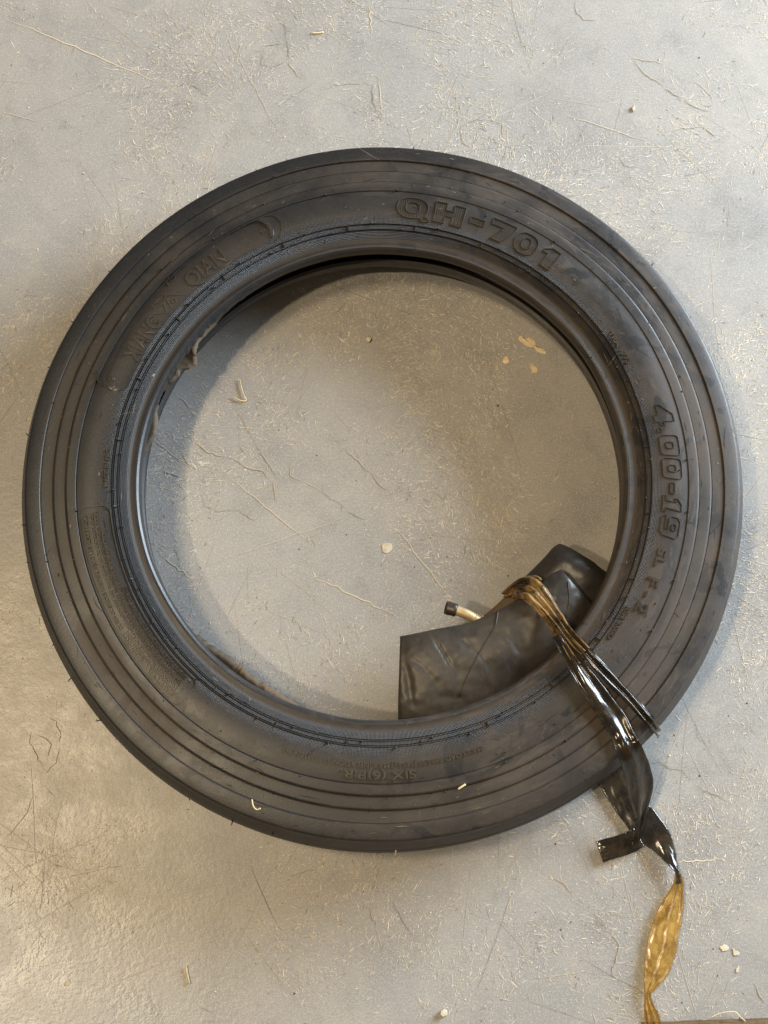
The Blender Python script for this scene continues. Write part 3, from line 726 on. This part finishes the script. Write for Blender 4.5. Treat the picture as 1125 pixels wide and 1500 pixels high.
def make_cracks():
    mb = MB(); cols = []; dark = (.19, .16, .13); light = (.50, .44, .35)
    L = [[(415, 30), (420, 60), (424, 95), (435, 110), (445, 120)], [(386, 70), (395, 65), (412, 66)], [(386, 70), (384, 95), (398, 98), (416, 92)], [(470, 132), (490, 125), (520, 122), (545, 122), (546, 150), (560, 178)],
         [(925, 85), (960, 92), (985, 100), (1015, 118), (1040, 140), (1045, 152)], [(925, 85), (940, 105), (965, 122), (990, 142), (1020, 158), (1040, 164)], [(975, 195), (1000, 188), (1030, 186), (1048, 200)], [(972, 215), (990, 228), (1020, 230)],
         [(675, 185), (700, 175), (735, 180), (738, 205)], [(675, 185), (678, 208), (690, 218)], [(840, 0), (845, 20), (862, 30), (878, 28)],
         [(347, 598), (362, 630), (380, 660), (398, 688), (412, 708)], [(280, 640), (305, 665), (335, 670), (360, 685), (385, 692), (398, 706)], [(424, 680), (426, 698), (448, 708), (470, 720), (492, 735), (512, 752), (535, 762)],
         [(503, 655), (520, 672), (545, 695), (560, 715), (592, 724), (600, 745)], [(385, 717), (402, 708), (404, 735)], [(260, 582), (272, 590), (283, 600)], [(268, 664), (275, 680), (288, 688)], [(294, 724), (300, 740), (320, 750), (350, 748), (372, 762), (385, 758)],
         [(72, 1052), (60, 1058), (46, 1072), (44, 1088), (53, 1100), (56, 1114), (64, 1124), (70, 1132), (82, 1118), (88, 1098), (88, 1070), (82, 1056), (72, 1052)], [(53, 1078), (66, 1080), (74, 1092), (70, 1108)], [(50, 1162), (40, 1190), (20, 1215), (0, 1235)],
         [(945, 1113), (965, 1116), (978, 1124), (1000, 1130), (1030, 1158), (1060, 1172), (1080, 1180)], [(1020, 1055), (1022, 1080), (1040, 1095)], [(1050, 1235), (1075, 1225), (1098, 1210)], [(870, 1335), (880, 1352), (898, 1372), (905, 1385), (900, 1410), (898, 1430), (912, 1442)], [(898, 1290), (899, 1320)],
         [(540, 1330), (552, 1362), (558, 1390)], [(810, 1284), (825, 1296), (838, 1310)], [(1105, 1440), (1112, 1460), (1120, 1470)], [(575, 1320), (590, 1350), (600, 1368)], [(265, 700), (240, 690)], [(1010, 695), (1018, 690), (1030, 700)],
         [(465, 290), (470, 292)], [(905, 230), (918, 245), (930, 246)], [(275, 120), (290, 128), (300, 140)], [(1070, 300), (1064, 340)], [(1035, 45), (1030, 55)]]
    for l in L:
        P = [W(x, y)[:2] for x, y in l]; D = []
        for a, b in zip(P[:-1], P[1:]):
            k = max(2, int(np.linalg.norm(b - a) / .004))
            D += [a + (b - a) * i / k + rng.normal(0, .0006, 2) for i in range(k)]
        D.append(P[-1]); i = 0
        while i < len(D) - 2:
            n = random.randint(4, 12); seg = D[i:i + n + 1]
            if len(seg) > 2:
                if random.random() < .55: ribbon(mb, cols, [p + np.array((.0005, .0004)) for p in seg], random.uniform(.0004, .0008), .00047, tuple(np.array(light) * random.uniform(.8, 1.1)))
                if random.random() < .8: ribbon(mb, cols, seg, random.uniform(.0004, .0008), .00050, tuple(np.array(dark) * random.uniform(.8, 1.8)))
            i += n
    finish_marks('floor_cracks', mb, cols, 'hairline cracks and chipped paint edges in the floor')
make_cracks()
def make_crumbs():
    mb = MB(); cols = []
    for _ in range(650):
        x = random.uniform(-.47, .47); y = random.uniform(-.56, .58)
        if .228 < math.hypot(x, y) < .332: continue
        s_ = random.uniform(.0003, .0009) * random.choice([1, 1, 1, 1.5]); n = 6; a0 = random.random() * 6
        vs = [(x + s_ * random.uniform(.6, 1.2) * math.cos(a0 + k), y + s_ * random.uniform(.6, 1.2) * math.sin(a0 + k), .0001) for k in np.linspace(0, 2 * math.pi, n, endpoint=False)] + [(x, y, s_ * .8)]
        mb.add(vs, [(k, (k + 1) % n, n) for k in range(n)])
        c = random.choice([(.62, .52, .36), (.55, .48, .38), (.60, .56, .5), (.09, .07, .05), (.30, .20, .11)]); cols += [c] * (n + 1)
    finish_marks('dust_crumbs', mb, cols, 'loose dust crumbs and specks of grit on the floor')
make_crumbs()

# ------------------------------------------------------------------ single bits of debris
def blob(name, outline, z0, h, mat, label, cat, group=None):
    P = catmull([*outline, outline[0]], 5)[:-1]; c = P.mean(0); n = len(P)
    P = P + rng.normal(0, .5, P.shape)
    vs = [W(x, y, z0) for x, y in P] + [W(*(c + (p - c) * (.82 if h > .001 else .93)), z0 + h * (1 if h > .001 else .5)) for p in P] + [W(*c, z0 + h * (1.05 if h > .001 else .5))]
    fs = [(k, (k + 1) % n, n + (k + 1) % n, n + k) for k in range(n)] + [(n + k, n + (k + 1) % n, 2 * n) for k in range(n)]
    return tag(mesh_obj(name, vs, fs, mat, smooth=False), label, cat, group)
def stick(name, px, z, rad, mat, label, cat, group=None):
    P = [W(x, y, z if np.isscalar(z) else z[i]) for i, (x, y) in enumerate(px)]
    vs, fs = tube(catmull(P, 5), rad * .75, 7); return tag(mesh_obj(name, vs, fs, mat), label, cat, group)
stick('straw', [(351.5, 556), (354, 568), (358, 580), (361, 585), (359, 587.5), (350, 586), (342, 581)], .0022, .0010, M_straw, 'bent straw hook on the floor inside the tyre, upper left', 'straw')
stick('straw', [(272.5, 1416), (274, 1425), (277.5, 1442)], .0018, .0014, M_straw, 'short straight straw on the floor below the tyre', 'straw')
stick('straw', [(457, 48), (465, 48.5), (474, 47)], .0014, .0011, M_straw, 'short pale straw on the floor near the top edge', 'straw')
z = zt(372, 1178, .0014)
stick('straw', [(369, 1171), (371, 1181), (376, 1186), (382, 1184)], z, .0009, M_straw, 'curled pale straw on the lower left tyre shoulder', 'straw')
stick('straw', [(671, 1156), (677, 1152), (682, 1149)], zt(677, 1152, .0012), .0013, M_straw, 'pale straw chip on the tyre shoulder below the load text', 'straw')
stick('straw', [(582, 1238), (580, 1246), (579, 1253)], (.068, .066, .060), .0009, M_straw, 'pale straw hanging off the bottom edge of the tread', 'straw')
stick('straw', [(1040, 1491), (1056, 1484), (1076, 1482), (1085, 1490), (1092, 1496)], .004, .0006, M_straw, 'thin curled straw beside the film strip at lower right', 'straw')
blob('paint_flake', [(559, 800), (563, 796), (570, 796), (575, 800), (574, 806), (567, 810), (561, 808)], .0005, .0006, M_flake, 'pale round paint fleck on the floor at the centre of the hole', 'paint fleck')
blob('paint_spot', [(759, 495), (764, 492), (770, 496), (776, 494), (784, 499), (786, 508), (796, 512), (800, 518), (790, 517), (782, 510), (774, 508), (764, 502)], .0005, .0005, M_tan, 'largest tan paint spot on the floor inside the tyre, upper right', 'paint spot')
blob('paint_spot', [(737, 525), (742, 522), (746, 526), (745, 531), (740, 533), (736, 530)], .0005, .0005, M_tan, 'small round tan paint spot left of the larger one', 'paint spot')
blob('paint_spot', [(776, 534), (779, 532), (783, 536), (788, 540), (787, 545), (780, 546), (778, 540)], .0005, .0005, M_tan, 'tan double paint spot just below the largest one', 'paint spot')
blob('pebble', [(536, 493), (541, 492), (544, 496), (541, 501), (536, 499)], .0003, .004, M_flake, 'tiny pale pebble on the floor in the upper middle of the hole', 'pebble')
blob('pebble', [(926, 157), (929, 155), (930, 160), (927, 163)], .0003, .002, M_flake, 'tiny pale pebble on the floor above the tyre, right of centre', 'pebble')
blob('pebble', [(645, 1480), (652, 1478), (656, 1484), (650, 1490), (645, 1487)], .0003, .004, M_flake, 'tiny pale pebble at the bottom edge of the floor', 'pebble')
blob('paint_flake', [(1054, 1387), (1060, 1384), (1067, 1386), (1066, 1392), (1058, 1393)], .0005, .0006, M_flake, 'pale paint fleck right of the amber tail, upper left of the pair', 'paint fleck')
blob('paint_flake', [(1073, 1388), (1079, 1393), (1084, 1397), (1078, 1400), (1074, 1396)], .0005, .0006, M_flake, 'pale paint fleck right of the amber tail, lower right of the pair', 'paint fleck')
blob('paint_flake', [(1077, 1419), (1082, 1416), (1083, 1422), (1079, 1425)], .0005, .0005, M_flake, 'smallest pale paint fleck below the pair right of the amber tail', 'paint fleck')
blob('paint_flake', [(94, 1440), (100, 1436), (103, 1441), (97, 1444)], .0005, .0006, M_flake, 'pale paint fleck on the floor near the lower left corner', 'paint fleck')
